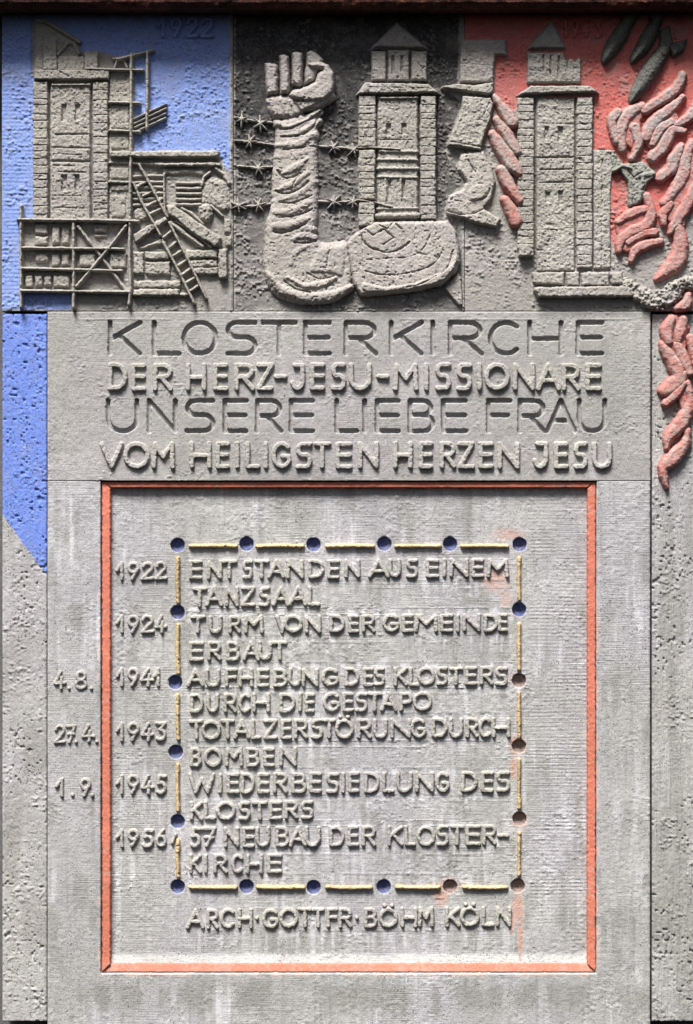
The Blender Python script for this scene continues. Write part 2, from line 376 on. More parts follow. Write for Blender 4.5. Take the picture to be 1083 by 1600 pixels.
# scaffold
for P, r in (([(34, 323), (33.5, 400), (34, 480)], 3.1), ([(116, 350), (116, 420), (116, 482)], 3.3), ([(206, 86), (205.5, 200), (204.5, 300), (203, 400), (205, 448), (202.5, 476)], 3.3), ([(231, 83), (231, 150), (230, 203)], 3.0)):
    bar(T1, P, r, 12, 'scaffold_pole')
for P, r, h in (([(30, 344), (90, 345), (150, 345), (216, 347)], 3.4, 14), ([(35, 388), (110, 389), (193, 390)], 3.0, 12.5), ([(35, 420), (110, 422), (190, 424)], 3.0, 12.5), ([(35, 455), (120, 456), (204, 457)], 3.2, 13),
                ([(138, 109), (180, 110.5), (223, 111)], 2.8, 12), ([(172, 161), (218, 162)], 2.8, 11), ([(172, 205), (200, 206), (219, 207)], 2.8, 11), ([(184, 94), (240, 80)], 3.2, 10),
                ([(171, 285), (207, 286)], 2.6, 9), ([(172, 255), (240, 257)], 2.6, 7)):
    bar(T1, P, r, h, 'scaffold_plank')
relief('roof_beam', T1, [('+', rect(171, 235.5, 344, 249), 13, 4)], MO, edge=.8)
relief('roof_beam', T1, [('+', poly([(240, 254), (345, 253), (347, 262), (241, 262)]), 10, 3.5)], MO, edge=.8)
for i, (a_, b_) in enumerate((((209, 187), (260, 163)), ((210, 194), (260, 170)), ((211, 200), (259, 178)), ((213, 206), (259, 185)))): bar(T1, [a_, b_], 1.9, 7.5, 'slanting_plank')
bar(T1, [(123, 355), (160, 403), (199, 456)], 3.1, 10, 'scaffold_brace'); bar(T1, [(198, 354), (160, 402), (121, 448)], 3.3, 12.5, 'scaffold_brace')
def ladder(rails, rungs):
    l = relief('ladder', T1, [('+', line(r, 2.6), 13, 2.6, 'r') for r in rails], MO, edge=.5, rough=.3)
    for a_, b_ in rungs: bar(l, [a_, b_], 3.1, 8.5, 'rung')
ladder([[(210, 287), (220, 313), (234, 338), (251, 368)], [(218, 258), (231, 282), (245, 308), (262, 340)]], [((214, 292), (232, 284)), ((224, 307), (242, 299)), ((230, 323), (250, 313)), ((235, 335), (256, 325))])
ladder([[(256, 380), (280, 425), (304, 475)], [(265, 349), (292, 402), (323, 467)]], [((256, 372), (269, 361)), ((266, 387), (278, 377)), ((272, 400), (287, 391)), ((280, 415), (293, 406)), ((286, 429), (299, 420)), ((292, 442), (306, 434)), ((298, 455), (312, 446))])
for i, y in enumerate((275, 285, 293, 302, 311, 320)): bar(T1, [(209, y+1), (234, y), (255, y)], 2.7, 5.5, 'stair_tread')
for y in (286.5, 295, 303.5, 312, 320): bar(T1, [(277, y), (296, y+.5), (314, y)], 3.1, 7, 'stair_tread')
bar(T1, [(257, 272), (257, 300), (258, 334)], 2.2, 8, 'upright_board')
def lump(name, P, h, bev, par=None, mat=None, rough=.9, **k): return relief(name, par or T1, [('+', poly(P, True), h, bev, 'r')], mat or MO, 1.0, edge=1.2, rough=rough, **k)
lump('rubble_heap', [(316, 291), (328, 277), (346, 279), (359, 291), (360, 328), (345, 330), (328, 322), (314, 317)], 5, 9)
lump('rubble_heap', [(308, 325), (318, 318), (331, 322), (334, 338), (326, 348), (314, 344)], 9, 7, rough=1.3)
lump('rubble_heap', [(209, 330), (225, 324), (236, 334), (232, 343), (214, 344)], 6, 5)
bar(T1, [(258, 268), (270, 270), (285, 268), (300, 268), (318, 271)], 4.5, 4.5, 'rafter', edge=1.2)
bar(T1, [(316, 290), (319, 278), (328, 270)], 3, 8, 'rafter'); bar(T1, [(338, 264), (350, 273), (358, 286)], 4, 8, 'rafter', edge=1)
bar(T1, [(330, 322), (348, 338)], 2.5, 7, 'rafter')
relief('leaning_beam', T1, [('+', poly([(260, 321), (272, 320), (347, 372), (344, 385), (336, 388), (300, 366), (262, 335)]), 13, 4)], MO, edge=1, rough=.6)
relief('leaning_beam', T1, [('+', poly([(208, 366), (261, 336), (265, 346), (211, 383)]), 11, 3.5)], MO, edge=.8, rough=.5)
relief('leaning_beam', T1, [('+', poly([(214, 388), (256, 371), (262, 381), (240, 386), (226, 391)]), 6, 3)], MO, edge=.8, rough=.5)
bar(T1, [(267, 349), (290, 366), (317, 386)], 4, 9, 'loose_board'); bar(T1, [(276, 346), (300, 363), (331, 387)], 2.4, 8, 'loose_board'); bar(T1, [(284, 325), (300, 334), (318, 350)], 2.6, 6, 'loose_board')
for x0, y0, x1, y1, h in ((208, 393, 226, 430, 7.5), (226.5, 393, 266, 407, 7), (226.5, 408, 267, 430, 6), (209, 438, 284, 451, 6), (208, 451, 281, 464, 9.5), (280, 457, 298, 464.5, 7),
                          (289, 390, 341, 405, 7), (296, 405.5, 341, 418, 5.5), (300, 418, 342, 430, 7), (341, 389, 356, 437, 10), (352, 368, 363, 386, 6), (350, 342, 362, 365, 4)):
    relief('foundation_stone', tw, [('+', rect(x0, y0, x1, y1), h, 3)], MO, 1.1, edge=1.0, rough=.6)
def pblue(x, y, h): return pigment(BLUE, np.full(len(x), .95))
def pred(x, y, h): return pigment(RED, np.full(len(x), .95))
# ------------------------------------------------------------------ lettering (single stroke alphabet)
def arc(cx, cy, rx, ry, a0, a1, n=10):
    return [(cx+rx*math.cos(math.radians(a0+(a1-a0)*i/n)), cy+ry*math.sin(math.radians(a0+(a1-a0)*i/n))) for i in range(n+1)]
O_ = arc(.5, .5, .5, .5, 0, 360, 22)
G = {
 'A': [[(0, 1), (.5, 0), (1, 1)], [(.2, .66), (.8, .66)]],
 'B': [[(0, 0), (0, 1)], [(0, 0)]+arc(.55, .235, .35, .235, -90, 90, 7)+[(0, .47)], [(0, .47)]+arc(.6, .735, .4, .265, -90, 90, 7)+[(0, 1)]],
 'C': [arc(.58, .5, .58, .5, -48, -312, 16)],
 'D': [[(0, 0), (0, 1)], [(0, 0)]+arc(.4, .5, .6, .5, -90, 90, 12)+[(0, 1)]],
 'E': [[(1, 0), (0, 0), (0, 1), (1, 1)], [(0, .48), (.95, .48)]],
 'F': [[(1, 0), (0, 0), (0, 1)], [(0, .48), (.9, .48)]],
 'G': [arc(.55, .5, .55, .5, -45, -330, 16)+[(1, .56), (.6, .56)]],
 'H': [[(0, 0), (0, 1)], [(1, 0), (1, 1)], [(0, .52), (1, .52)]],
 'I': [[(.5, 0), (.5, 1)]],
 'J': [[(.35, 0), (1, 0)]+arc(.55, .6, .45, .4, 0, 160, 9)],
 'K': [[(0, 0), (0, 1)], [(1, 0), (.05, .52)], [(.3, .4), (1, 1)]],
 'L': [[(0, 0), (0, 1), (1, 1)]],
 'M': [[(0, 1), (.06, 0), (.5, .58), (.94, 0), (1, 1)]],
 'N': [[(0, 1), (0, 0), (1, 1), (1, 0)]],
 'O': [O_],
 'P': [[(0, 1), (0, 0)]+arc(.6, .27, .4, .27, -90, 90, 8)+[(0, .54)]],
 'R': [[(0, 1), (0, 0)]+arc(.58, .25, .37, .25, -90, 90, 8)+[(0, .5)], [(.4, .5), (1, 1)]],
 'S': [[(1, 0)]+arc(.35, .235, .33, .235, -90, -270, 8)+arc(.65, .735, .35, .265, -90, 90, 8)+[(0, 1)]],
 'T': [[(0, 0), (1, 0)], [(.5, 0), (.5, 1)]],
 'U': [[(0, 0)]+arc(.5, .62, .5, .38, 180, 0, 12)+[(1, 0)]],
 'V': [[(0, 0), (.5, 1), (1, 0)]],
 'W': [[(0, 0), (.25, 1), (.5, .25), (.75, 1), (1, 0)]],
 'Z': [[(0, 0), (1, 0), (0, 1), (1, 1)]],
 '1': [[(0, .45), (.62, 0), (.62, 1)]],
 '2': [arc(.5, .28, .42, .28, 190, 385, 9)+[(0, 1), (1, .97)]],
 '3': [[(.05, 0), (.9, 0), (.4, .38)]+arc(.42, .69, .48, .31, -80, 130, 9)],
 '4': [[(.55, 0), (0, .68), (1, .66)], [(.66, .35), (.58, 1)]],
 '5': [[(1, 0), (.35, 0), (.22, .42)]+arc(.42, .68, .5, .32, -80, 130, 9)],
 '6': [[(.75, 0), (.2, .45)]+arc(.5, .69, .45, .31, 200, 560, 16)],
 '7': [[(0, 0), (1, 0), (.35, 1)], [(.25, .5), (.85, .5)]],
 '8': [arc(.5, .25, .36, .25, 0, 360, 14), arc(.5, .74, .46, .26, 0, 360, 14)],
 '9': [arc(.48, .3, .42, .3, 0, 360, 16), [(.9, .33), (.35, 1)]],
 '-': [[(0, .5), (1, .5)]], '/': [[(1, 0), (0, 1)]], '.': [[(.5, .99), (.5, 1)]], '·': [[(.5, .5), (.5, .51)]],
}
def glyph(ch, x0, x1, y0, y1, r):
    base = {'Ö': 'O', 'Ü': 'U'}.get(ch, ch); out = []
    a0, a1 = x0+r, max(x1-r, x0+r+.1); b0, b1 = y0+r, y1-r
    sl_ = random.uniform(-.5, .5)
    for st in G[base]:
        out.append([(a0+(a1-a0)*x+sl_*(.5-y), b0+(b1-b0)*y) for x, y in st])
    if ch in 'ÖÜ':
        for f in (.25, .75): out.append([(a0+(a1-a0)*f, b0-6), (a0+(a1-a0)*f+.1, b0-6)])
    return out
def raised(parent, text, y0, y1, r, h, base=0, paint=None, mat=None, slope=0, rough=.35):
    for ch, x0, x1 in text:
        dy = slope*(x0-300)/500+random.uniform(-.6, .6)
        st = glyph(ch, x0, x1, y0+dy, y1+dy, r)
        nm = 'numeral' if ch.isdigit() else ('letter' if ch.isalpha() else 'punctuation_mark')
        relief(nm, parent, [('+', line(s, r+.5), h+random.uniform(-.4, .4), 2.0) for s in st], mat or M['letter'], 1.0, base=base, edge=.55, rough=rough, paint=paint, es=4, pit=1.0)
raised(T1, [('1', 245, 262), ('9', 265, 287), ('2', 290, 311), ('2', 313, 335)], 27, 60, 2.8, 5, paint=pblue)
# ---------------------------------------------------------------- panel 2: fist, wire, tower, head
arm = relief('arm', T2, [
    ('+', poly([(431, 190), (429, 230), (426, 262), (425, 292), (423, 322), (416, 350), (413, 380), (411, 410), (414, 438), (424, 456), (440, 469), (470, 477), (503, 476), (530, 466), (549, 455), (552, 420), (545, 382), (538, 376), (520, 378), (502, 379), (494, 368), (497, 340), (498, 300), (497, 240), (497, 186), (470, 178)]), 10.2, 10, 'r'),
    ('+', line([(434, 194), (450, 200), (475, 192), (500, 175)], [8, 9, 9, 6], True), 11.9, 9, 'r'),
    ('+', line([(436, 213), (465, 209), (498, 190)], [5, 9, 7], True), 11.5, 9, 'r'),
    ('+', line([(436, 228), (465, 226), (490, 212)], [8, 11, 10], True), 11.9, 10, 'r'),
    ('+', line([(436, 247), (462, 243), (488, 236)], [9, 10, 8], True), 10.8, 9, 'r'),
    ('+', line([(440, 273), (460, 264), (481, 249)], [7, 12, 7], True), 12.6, 11, 'r'),
    ('+', line([(431, 298), (456, 289), (482, 270)], [6, 11, 8], True), 12.2, 10, 'r'),
    ('+', line([(440, 314), (468, 303), (489, 286)], [7, 11, 10], True), 11.9, 11, 'r'),
    ('+', line([(431, 332), (455, 331), (484, 317)], [10, 12, 10], True), 12.2, 11, 'r'),
    ('+', line([(430, 354), (452, 353), (482, 342)], [11, 12, 9], True), 12.6, 11, 'r'),
    ('+', line([(460, 374), (478, 369), (490, 373)], [8, 10, 8], True), 12.6, 9, 'r'),
    ('+', line([(476, 358), (487, 359)], 9), 12.5, 8, 'r'),
    ('+', line([(455, 412), (464, 394), (486, 384)], [10, 11, 7], True), 11.5, 10, 'r'),
    ('+', line([(424, 372), (432, 388), (424, 410)], [9, 12, 10], True), 10.8, 10, 'r'),
    ('+', line([(421, 430), (440, 452), (475, 464), (515, 463), (548, 449)], [8, 10, 11, 11, 7], True), 14.0, 10, 'r'),
    ('+', line([(450, 434), (475, 447), (505, 444), (524, 435)], [5, 7, 8, 6], True), 13.3, 7, 'r'),
    ('+', poly([(485, 405), (500, 385), (538, 382), (542, 420), (535, 436), (510, 432), (482, 428)], True), 13.0, 10, 'r'),
    ('-', line([(438, 203), (455, 202), (475, 193), (492, 184), (503, 175)], 2.2, True), 5, 2), ('-', line([(439, 215), (463, 214), (486, 204), (497, 186)], 2, True), 4.5, 2),
    ('-', line([(444, 235), (467, 233), (484, 230), (497, 231)], 1.9, True), 4, 1.8), ('-', line([(434, 268), (442, 278), (455, 279), (469, 272)], 2.4, True), 5, 2.2),
    ('-', line([(431, 299), (446, 304), (467, 297), (482, 285)], 2.2, True), 5, 2), ('-', line([(437, 317), (460, 318), (488, 306)], 2, True), 4.5, 2), ('-', line([(436, 341), (463, 338), (488, 328)], 2.2, True), 5, 2),
    ('-', line([(427, 363), (441, 365), (457, 361), (479, 350)], 2.4, True), 5.5, 2.2), ('-', line([(461, 380), (475, 381), (493, 378)], 2, True), 5, 2), ('-', line([(455, 300), (462, 283), (474, 270)], 1.6, True), 3, 1.6),
    ('-', line([(445, 440), (462, 452), (485, 457)], 1.8, True), 5, 1.5), ('-', line([(480, 427), (500, 437), (523, 432)], 1.4, True), 4, 1.3),
    ('-', line([(511, 418), (513, 400), (517, 385)], 1.2, True), 3, 1.2), ('-', line([(505, 419), (523, 421), (524, 408)], 1.2), 2.5, 1.2),
    ], SK, rough=.5, edge=1.0, rs=5)
arm['label'] = 'bare bent forearm twisted in rope like folds'
cf = relief('armband_sleeve', arm, [
    ('+', poly([(540, 382), (548, 370), (558, 363), (586, 347), (640, 346), (700, 345), (712, 360), (718, 385), (719, 409), (711, 430), (690, 447), (660, 454), (629, 459), (590, 463), (564, 463), (552, 446), (545, 415)]), 15, 6, 'r'),
    ('+', poly([(566, 440), (600, 446), (650, 440), (700, 415), (713, 385), (716, 410), (705, 432), (680, 447), (629, 457), (570, 460)], True), 18, 6, 'r'),
    ('-', line([(560, 362), (566, 376), (577, 387), (592, 393), (606, 396), (622, 392), (640, 380)], 2.0, True), 5.5, 1.6),
    ('-', line([(571, 360), (583, 369), (600, 360), (615, 373), (598, 384)], 1.7), 5, 1.5),
    ('-', line([(592, 353), (605, 359), (615, 349), (628, 360)], 1.6), 4.5, 1.5),
    ('-', line([(649, 348), (648, 375)], 1.2), 2.5, 1.1),
    ('-', line([(573, 407), (605, 405), (638, 403), (660, 391), (673, 366)], 1.2, True), 2.6, 1.2),
    ('-', line([(571, 425), (601, 431), (643, 427), (677, 414), (692, 392)], 1.5, True), 3.6, 1.3),
    ('-', line([(629, 451), (651, 447), (673, 437), (697, 421), (708, 392)], 1.5, True), 4, 1.4),
    ('-', line([(566, 366), (567, 400), (570, 440)], 1.0), 2, 1)], SK, rough=.45, edge=.9, rs=5)
cf['label'] = 'upper arm in a sleeve with an armband carrying a hooked cross'
hand = relief('hand', arm, [
    ('+', poly([(416, 156), (424, 150), (455, 150), (476, 160), (474, 180), (460, 187), (428, 187), (418, 174)]), 11, 8, 'r'),
    ('+', line([(424, 160), (432, 178)], 7), 13, 6, 'r'), ('+', line([(440, 158), (448, 178)], 6), 13, 5, 'r'), ('+', line([(455, 160), (464, 178)], 6), 13, 5, 'r'),
    ('+', line([(478, 168), (498, 162), (516, 152)], [8, 10, 9]), 13, 8, 'r')], SK, rough=.5, edge=.8)
for P, h in (([(413.5, 100), (423, 99), (435, 102), (435, 146), (430, 149), (418, 150), (414.5, 130)], 14), ([(436, 88), (444, 86), (452.5, 89), (454, 140), (450, 148), (438, 148)], 15), ([(455.5, 83), (464, 81), (474, 84), (473.5, 132), (468, 137), (456, 134)], 15), ([(479, 82), (487, 79.5), (496, 84), (506, 95), (500, 108), (492, 128), (476, 134), (475, 118), (478, 100)], 13)):
    cx = sum(p[0] for p in P)/len(P)
    relief('finger', hand, [('+', poly(P), h, 6, 'r'), ('-', line([(cx-9, 121-h), (cx+9, 122-h)], .8), 1.2, 1)], SK, rough=.4, edge=.7)
relief('thumb', hand, [('+', poly([(448.6, 151), (458, 142), (480, 136), (492, 129), (495, 117), (503, 112), (495, 112), (487, 112), (479, 105), (480, 99), (500, 97), (513, 102), (522, 115), (524, 132), (521, 150), (507, 160), (482, 163), (462, 160)]), 19, 7, 'r'), ('+', poly([(457, 160), (480, 158), (522, 146), (520, 156), (498, 166), (471, 178)]), 15, 5, 'r')], SK, rough=.5, edge=.8)
def star(cx, cy, n=None, L=13, rot=0):
    b = []
    for k in range(3):
        t = math.radians(rot+60*k+random.uniform(-12, 12)+25); l = L*random.uniform(.75, 1.05)
        b.append(('+', line([(cx-math.cos(t)*l, cy-math.sin(t)*l), (cx, cy), (cx+math.cos(t)*l, cy+math.sin(t)*l)], [1.0, 2.7, 1.0]), 9, 2.6, 'r'))
    return b
for P, st in (([(367, 184), (395, 189), (425, 192)], [(378, 187), (407, 194)]), ([(367, 220), (395, 222), (428, 227)], [(391, 222)]), ([(372, 260), (400, 262), (425, 261)], [(404, 264)]), ([(374, 323), (400, 322), (422, 319)], [(373, 322), (404, 321)]),
              ([(500, 229), (530, 231), (561, 232)], [(521, 231), (553, 235)]), ([(498, 315), (530, 316), (562, 314)], [(522, 316), (552, 316)])):
    wr = bar(T2, P, 1.9, 6.5, 'barbed_wire', edge=.4)
    for cx, cy in st: relief('barb', wr, star(cx, cy, rot=random.uniform(0, 60)), MO, .8, edge=.3, rough=.4)


t2 = relief('tower', T2, [
    ('+', rect(590, 151, 653, 343), 5, 2.5), ('+', poly([(592, 152), (654, 151), (655, 156), (592, 157)]), 8.5, 2),
    ('-', rect(603, 193, 612, 213), 5, 1.5), ('-', rect(627, 193, 636, 212), 5, 1.5), ('-', rect(605, 282, 612, 310), 5, 1.5), ('-', rect(628, 282, 634, 310), 5, 1.5),
    ('-', line([(594, 219), (645, 219)], 1.3), 3, 1.2), ('+', line([(593, 237), (651, 238)], 3), 8, 3, 'r'), ('+', line([(592, 250), (651, 251)], 3.2), 8, 3, 'r'), ('+', line([(592, 264), (652, 264)], 3.2), 8, 3, 'r'),
    ('+', line([(592, 277), (651, 278)], 3), 7.5, 3, 'r'), ('+', line([(602, 281), (603, 312)], 2), 8, 2, 'r'), ('+', line([(626, 281), (627, 312)], 2), 8, 2, 'r'),
    ('+', line([(590, 327), (651, 326)], 2.6), 8, 3, 'r'), ('+', line([(589, 338), (653, 337)], 4.2), 10, 3, 'r')], MO, rough=.6)
t2['label'] = 'square church tower with pyramid roof between fist and head'
stones(t2, 560.5, 587, courses(151, 230), 8); stones(t2, 560.5, 586, courses(235, 312), 8); stones(t2, 560, 585, [317, 335, 353], 8.5); stones(t2, 657, 681, courses(151, 343), 9.5)
bar(t2, [(559, 232), (580, 231), (607, 233), (625, 234)], 1.8, 9, 'wire_strand'); bar(t2, [(560, 313), (585, 317), (613, 324)], 1.7, 9, 'wire_strand')
relief('roof', t2, [('+', poly([(620, 34), (671, 77), (660, 79), (578, 77)]), 9, 6), ('-', line([(620, 40), (650, 76)], .9), 1.5, 1)], MO)
relief('eave', t2, [('+', poly([(570, 129), (669, 131), (690, 148), (555, 150)]), 12, 4), ('-', line([(575, 138), (672, 140)], 1), 2, 1)], MO, rough=.7)
relief('belfry_wall', t2, [('+', rect(580, 80, 604, 127), 7.5, 3)], MO); relief('belfry_wall', t2, [('+', rect(642, 80, 668, 127), 7.5, 3)], MO)
relief('belfry_wall', t2, [('+', rect(606, 78, 640, 127), 6, 3), ('-', rect(611, 87, 617, 118), 5, 1.6), ('-', rect(625, 87, 631, 114), 5, 1.6), ('-', circ(621, 122, 3), 3, 2)], MO)
hd = relief('head', T2, [
    ('+', poly([(719, 240), (714, 266), (722, 275), (728, 285), (722, 296), (701, 306), (697, 318), (696, 330), (730, 340), (755, 330), (768, 314), (775, 284), (768, 262), (756, 236)]), 8.5, 5, 'r'),
    ('+', poly([(728, 300), (742, 285), (760, 290), (764, 305), (748, 318), (730, 316)], True), 11, 8, 'r'),
    ('-', line([(732, 252), (737, 262), (743, 270)], 1.6, True), 4, 1.4), ('-', line([(755, 252), (754, 262)], 1.1), 2.5, 1), ('-', line([(775, 285), (771, 308), (756, 324)], 1.8, True), 6, 1.5),
    ('-', line([(765, 296), (760, 308), (748, 314)], 1.4, True), 4, 1.3), ('-', line([(700, 312), (722, 316)], 1.0), 2, 1)], SK, rough=.5, edge=.8)
hd['label'] = 'stern human head in profile facing left with open mouth'
relief('collar', hd, [('+', poly([(696, 329), (718, 336), (742, 333), (756, 326), (783, 343), (777, 358), (744, 351), (717, 340), (697, 337)]), 12, 4)], SK, rough=.5)
relief('cap', hd, [('+', poly([(718, 62), (791, 62), (793, 89), (775, 88), (773, 105), (772, 131), (717, 131)]), 8, 4), ('-', line([(719, 101), (772, 104)], 1), 1.5, 1)], MO, rough=.55)
relief('cap_brim', hd, [('+', poly([(685, 140), (692, 134), (717, 131), (740, 133), (772, 128), (771, 148), (764, 151), (726, 146)]), 12.5, 4)], MO, rough=.5)
relief('helmet_flap', hd, [('+', poly([(721, 149), (767, 153), (772, 163), (768, 185), (758, 212), (752, 238), (697, 229), (703, 214), (720, 170)]), 11.5, 4), ('-', line([(764, 162), (754, 185)], 1.2), 3, 1.2), ('-', line([(700, 222), (751, 231)], 1.1), 3, 1)], MO, rough=.8)
relief('fallen_shard', T2, [('+', poly([(694, 452), (716, 425), (722, 436), (724, 478), (717, 480)]), 6, 3)], MO)
# ---------------------------------------------------------------- panel 3: burning ruin
t3 = relief('tower', T3, [
    ('+', rect(838, 154, 898, 424), 5, 2.5), ('-', rect(850, 198, 858, 220), 4, 1.5), ('-', rect(871, 198, 880, 222), 4, 1.5), ('-', rect(852, 300, 860, 318), 4, 1.5), ('-', rect(872, 298, 880, 322), 4, 1.5),
    ('-', line([(840, 193), (895, 195)], 1.1), 2, 1), ('-', line([(840, 247), (895, 246)], 2), 4.5, 1.5), ('-', line([(843, 266), (893, 265)], 1.5), 3, 1.2), ('-', line([(843, 286), (893, 285)], 1.6), 3.5, 1.2),
    ('-', line([(836, 391), (848, 391)], 1.8), 4.5, 1.4), ('-', circ(852, 409, 2.6), 5, 2),
    ('+', poly([(927, 235), (961, 235), (956, 280), (954, 300), (954, 420), (927, 420)]), 5, 2), ('-', line([(941, 250), (940, 419)], 1), 2.2, 1)], MO, rough=.85, rs=3.4)
t3['label'] = 'bombed square church tower with broken roof among flames'
stones(t3, 808.5, 834, courses(154, 390), 8.5); stones(t3, 809.5, 834, [382, 401], 13.5); stones(t3, 901, 925.5, courses(153, 419), 8)
relief('roof', t3, [('+', poly([(862, 32), (868, 40), (875, 56), (886, 78), (822, 79), (838, 58)]), 8, 5)], MO)
relief('belfry_wall', t3, [('+', poly([(823, 82), (881, 82), (884, 95), (893, 90), (898, 97), (903, 88), (908, 94), (908, 131), (823, 131)]), 7, 3), ('-', rect(847, 86, 851, 112), 5, 1.5), ('-', rect(858, 87, 862, 120), 5, 1.5), ('-', rect(870, 88, 875, 123), 4.5, 1.5), ('-', rect(884, 96, 888, 108), 4, 1.5), ('-', line([(824, 110), (845, 113)], 1), 2, 1)], MO, rough=.9)
relief('eave', t3, [('+', poly([(828, 134), (921, 134), (938, 147), (805, 151)]), 12.5, 4)], MO, rough=.5)
for x0, x1 in ((830, 882), (883, 905), (906, 952), (952, 973)):
    relief('foundation_stone', t3, [('+', poly([(x0, 425), (x1, 424.5), (x1, 446+random.uniform(-2, 2)), (x0+2, 446+random.uniform(-2, 2))]), 9, 3)], MO, 1.2, edge=1, rough=.7)
relief('footing', t3, [('+', poly([(829, 428), (834, 448), (980, 446), (990, 466), (840, 467), (833, 455)]), 14, 4)], MO, edge=1, rough=.5)
rb = relief('ruined_gable', T3, [
    ('+', poly([(953, 240), (962, 240), (974, 256), (1005, 252), (1024, 268), (1022, 279), (1011, 287), (1006, 312), (998, 320), (983, 324), (979, 286), (967, 268), (955, 275)]), 8, 3.5),
    ('+', line([(958, 268), (972, 260), (985, 264)], 4), 11, 4, 'r'), ('+', line([(1004, 278), (1000, 300), (998, 314)], 5), 11, 4, 'r'), ('+', line([(985, 300), (985, 320)], 4), 10, 4, 'r'), ('+', line([(1000, 276), (1020, 273)], 5), 11, 4, 'r'),
    ('-', line([(980, 268), (990, 278), (1002, 270)], 1.4), 4, 1.3)], concrete('grey_green_relief_concrete', (0.27, 0.275, 0.245), .2, 1.4), rough=1.1, rs=3.2)
rb['label'] = 'broken grey gable fragment standing against the flames'
rub = relief('rubble_heap', T3, [('+', line([(982, 447), (1000, 460), (1022, 470), (1045, 462), (1062, 446), (1090, 440)], [13, 14, 15, 16, 12, 11], True), 11, 9, 'r')], MO, .9, rough=2.5, rs=4.6, edge=3)
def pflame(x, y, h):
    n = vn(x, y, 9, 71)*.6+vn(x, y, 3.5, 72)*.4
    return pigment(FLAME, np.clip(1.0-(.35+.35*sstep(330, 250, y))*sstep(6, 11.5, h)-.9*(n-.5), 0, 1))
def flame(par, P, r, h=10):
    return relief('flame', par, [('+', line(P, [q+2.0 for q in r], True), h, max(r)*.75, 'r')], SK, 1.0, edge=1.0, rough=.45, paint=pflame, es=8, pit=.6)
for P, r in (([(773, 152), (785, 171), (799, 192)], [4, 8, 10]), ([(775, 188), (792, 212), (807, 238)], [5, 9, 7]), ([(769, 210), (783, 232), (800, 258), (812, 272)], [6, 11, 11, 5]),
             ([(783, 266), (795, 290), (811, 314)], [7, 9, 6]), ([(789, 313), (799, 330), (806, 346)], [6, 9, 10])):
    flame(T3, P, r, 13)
for P, r in (([(1066, 119), (1055, 140), (1030, 158), (1006, 174)], [6, 8, 8, 6]), ([(1066, 152), (1046, 172), (1022, 190), (1009, 214)], [4, 8, 9, 9]), ([(1001, 168), (980, 180), (970, 205), (972, 234)], [7, 9, 9, 5]),
             ([(966, 176), (957, 186), (957, 203), (963, 222)], [6, 7, 6, 5]), ([(990, 200), (997, 224), (987, 248)], [8, 7, 4]), ([(1088, 162), (1078, 182), (1056, 196)], [7, 7, 5]),
             ([(1068, 206), (1049, 205), (1038, 226), (1020, 246)], [4, 8, 9, 9]), ([(1048, 192), (1030, 204), (1019, 226)], [6, 7, 5]), ([(1064, 229), (1054, 248), (1046, 266), (1030, 278)], [5, 9, 9, 8]),
             ([(1080, 224), (1071, 250), (1067, 274), (1052, 300), (1037, 318)], [6, 9, 10, 8, 5]), ([(1090, 285), (1077, 311), (1060, 340), (1047, 364)], [9, 9, 9, 4]), ([(1046, 320), (1036, 335), (1036, 350)], [5, 6, 4]),
             ([(1058, 352), (1063, 385), (1056, 408), (1041, 423), (1025, 436)], [7, 11, 13, 9, 3]), ([(1009, 306), (1017, 335), (1008, 353), (985, 362), (970, 376), (966, 392)], [5, 8, 8, 8, 7, 4]),
             ([(1010, 327), (986, 334), (966, 348)], [5, 7, 4]), ([(1031, 378), (1009, 383), (992, 392), (986, 408)], [5, 7, 7, 3]), ([(1022, 363), (1000, 368), (980, 380)], [5, 5, 4]),
             ([(1095, 230), (1090, 260), (1086, 290)], 7 and [7, 8, 6])):
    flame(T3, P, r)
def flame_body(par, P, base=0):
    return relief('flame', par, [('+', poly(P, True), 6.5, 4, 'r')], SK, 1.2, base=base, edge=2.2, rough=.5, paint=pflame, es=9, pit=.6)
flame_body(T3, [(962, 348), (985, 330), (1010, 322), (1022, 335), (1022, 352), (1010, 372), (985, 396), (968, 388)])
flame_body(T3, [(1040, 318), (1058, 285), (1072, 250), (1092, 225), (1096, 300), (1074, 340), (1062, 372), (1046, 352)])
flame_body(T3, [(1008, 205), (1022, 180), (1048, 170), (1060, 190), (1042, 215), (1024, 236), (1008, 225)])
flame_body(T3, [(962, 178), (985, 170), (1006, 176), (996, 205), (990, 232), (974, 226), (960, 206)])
def bomb(P, r, fins, label):
    b = relief('bomb', T3, [('+', line(P, r, True), 15, max(r), 'r')], M['bomb'], 1.0, edge=.6, rough=.5); b['label'] = label
    for f in fins: relief('tail_fin', b, [('+', poly(f), 11, 4)], M['bomb'], 1.2, edge=.6)
bomb([(943, 100), (948, 88), (965, 62), (988, 22)], [2, 9, 13, 9], [[(975, 22), (990, 2), (1006, 10), (994, 34)]], 'dark bomb falling nose down, leftmost of the three')
bomb([(987, 99), (994, 88), (1008, 68), (1026, 32)], [2, 8, 12, 9], [[(1012, 30), (1028, 4), (1040, 18), (1032, 44)]], 'dark bomb falling nose down, the middle one')
bomb([(985, 161), (993, 147), (1014, 115), (1036, 80)], [3, 10, 14, 11], [[(1028, 78), (1030, 48), (1046, 40), (1052, 70), (1040, 92)], [(1042, 72), (1056, 66), (1075, 60), (1068, 82), (1050, 92)]], 'largest bomb with its tail fins, lowest of the three')
raised(T3, [('1', 879, 889), ('9', 892, 905), ('4', 908, 922), ('3', 927, 942)], 31, 60, 2.2, 4.5, paint=pred)
